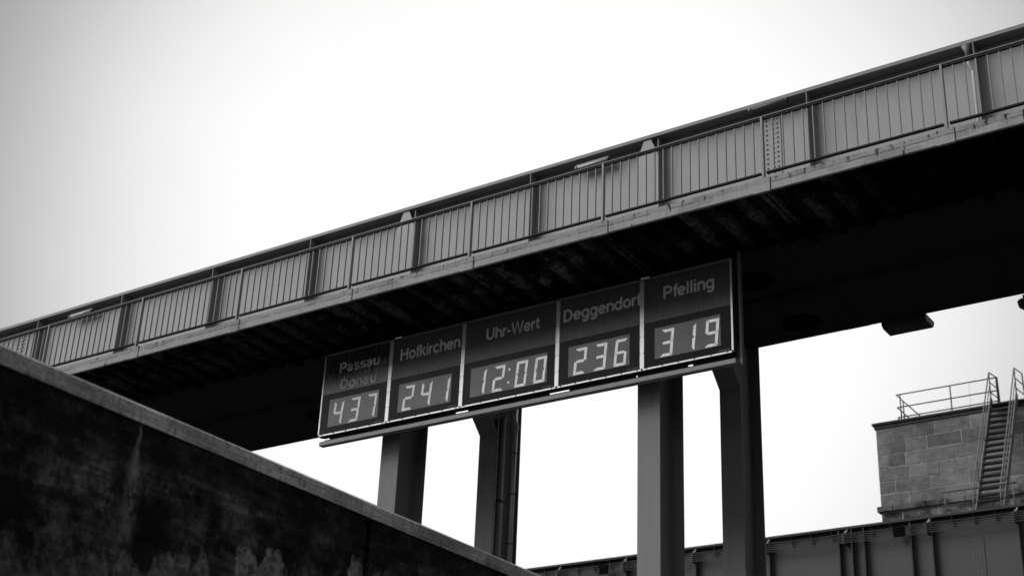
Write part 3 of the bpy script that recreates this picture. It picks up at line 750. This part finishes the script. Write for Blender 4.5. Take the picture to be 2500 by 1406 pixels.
# left flank, seen only from farther left
zz = [19.92-0.53*i for i in range(29)]
for i, (z1, z0) in enumerate(zip(zz[:-1], zz[1:])):
    if z0 < ZQ: break
    ys = [TY+0.22, 53.4+0.7*(i % 2), 54.9+0.7*(i % 2), 56.4+0.7*(i % 2), 58+0.7*(i % 2), 60]
    for a, b in zip(ys[:-1], ys[1:]):
        part('flank_stone', B(TX0, TX0+0.1, a+.011, b-.011, z0+.011, z1-.011), 'stone', tw)
part('cornice', B(TX0-0.12, TX1+0.1, TY-0.12, 60.1, 20.07, 20.17), 'cornice', tw, 0.02)
part('cornice_fillet', B(TX0-0.05, TX1+0.04, TY-0.05, 60.05, 19.94, 20.068), 'cornice', tw, 0.01)

# railing on the tower
tr = thing('railing', (-16, 52.1, 20.17), 'three-bar railing around the top of the stone tower, left of the stair', 'railing')
for z in (21.23, 20.71, 20.30):
    part('rail_bar', MB().tube([(-13.95, 52.05, z+0.0), (-17.86, 52.05, z), (-17.84, 55.5, z)], 0.026, 8), 'rail_dark', tr, smooth=True)
for x, y in ((-17.72, 52.05), (-15.75, 52.05), (-14.0, 52.05), (-17.85, 52.75), (-17.85, 54.8)):
    part('post', MB().tube([(x, y, 20.17), (x, y, 21.23)], 0.026, 8), 'rail_dark', tr, smooth=True)
# thin lightning rod standing behind the rail
an = part('lightning_rod', MB().tube([(-15.15, 52.4, 20.17), (-15.12, 52.4, 21.35)], 0.005, 6), 'insulator', None)
tag(an, 'hair-thin upright rod behind the railing on the stone tower', 'rod')

# stair up the tower
stx0, stx1 = -14.19, -13.25
ss = thing('steel_stair', (-13.72, 47.9, 14.05), 'steep steel stair with handrails leaning on the stone tower', 'stair')
ytop, ztop = 51.88, 20.33; ybot, zbot = 47.80, 14.07
def along(t): return (ybot+(ytop-ybot)*t, zbot+(ztop-zbot)*t)
dyn = (ytop-ybot); dzn = (ztop-zbot); ln = math.hypot(dyn, dzn); ny, nz_ = -dzn/ln, dyn/ln
for x in (stx0, stx1):
    a = along(0); b = along(1)
    poly = [(a[0]-0.0, a[1]), (a[0]+0.28, a[1]), (b[0]+0.02, b[1]-0.18), (b[0]+0.02, b[1]+0.04), (b[0]-0.16, b[1]+0.02)]
    part('stringer', MB().prism(poly, 0, x-0.022, x+0.022), 'stair', ss, 0.004)
n = 22
for k in range(1, n):
    y, z = along(k/n)
    part('step', B(stx0+0.023, stx1-0.023, y-0.06, y+0.19, z-0.02, z+0.035), 'tread', ss)
for x in (stx0, stx1):
    hr = part('handrail', MB().tube([(x, 48.30, 14.75), (x, 48.33, 15.7), (x, 48.45, 15.92), (x, 51.86, 21.4), (x, 52.9, 21.56), (x, 53.0, 20.2)], 0.027, 8), 'stair', ss, smooth=True)
    part('mid_rail', MB().tube([(x, 48.45, 15.5), (x, 51.8, 20.85)], 0.02, 8), 'stair', hr, smooth=True)
    for z in (21.0, 20.6): part('cross_rail', MB().tube([(x, 51.82, z), (x, 52.94, z+0.1)], 0.02, 8), 'rail_dark', hr, smooth=True)
    for y0 in (49.2, 50.4):
        z = zbot+(y0-ybot)*dzn/dyn
        part('post', MB().tube([(x, y0, z), (x, y0, z+0.95)], 0.02, 8), 'stair', hr, smooth=True)
    part('top_post', MB().tube([(x, 51.80, 20.17), (x, 51.86, 21.4)], 0.026, 8), 'stair', hr, smooth=True)

# ------------------------------------------------------------------ unseen building added at right to block the sky and darken right-facing surfaces
lb = thing('shade_building', (16, 20, -4), 'tall dark concrete building added out of view along the right side of the chamber to block the sky', 'building')
part('wall', B(6.5, 26, -45, 34, -4.0, 12), 'building', lb)
part('roof', B(6.2, 26.3, -45.3, 34.3, 12.002, 12.4), 'building', lb)
me_w = MB().box(0, 0.05, 0, 1.6, 0, 1.8).mesh('window', 'glass', 0)
for i in range(16):
    for z in (5.2, 8.7):
        link('window', me_w, lb, (6.44, -42+i*4.8, z))
for i in range(17):
    part('pilaster', B(6.25, 6.498, -44.6+i*4.8, -44.1+i*4.8, -4.0, 11.9), 'building', lb)
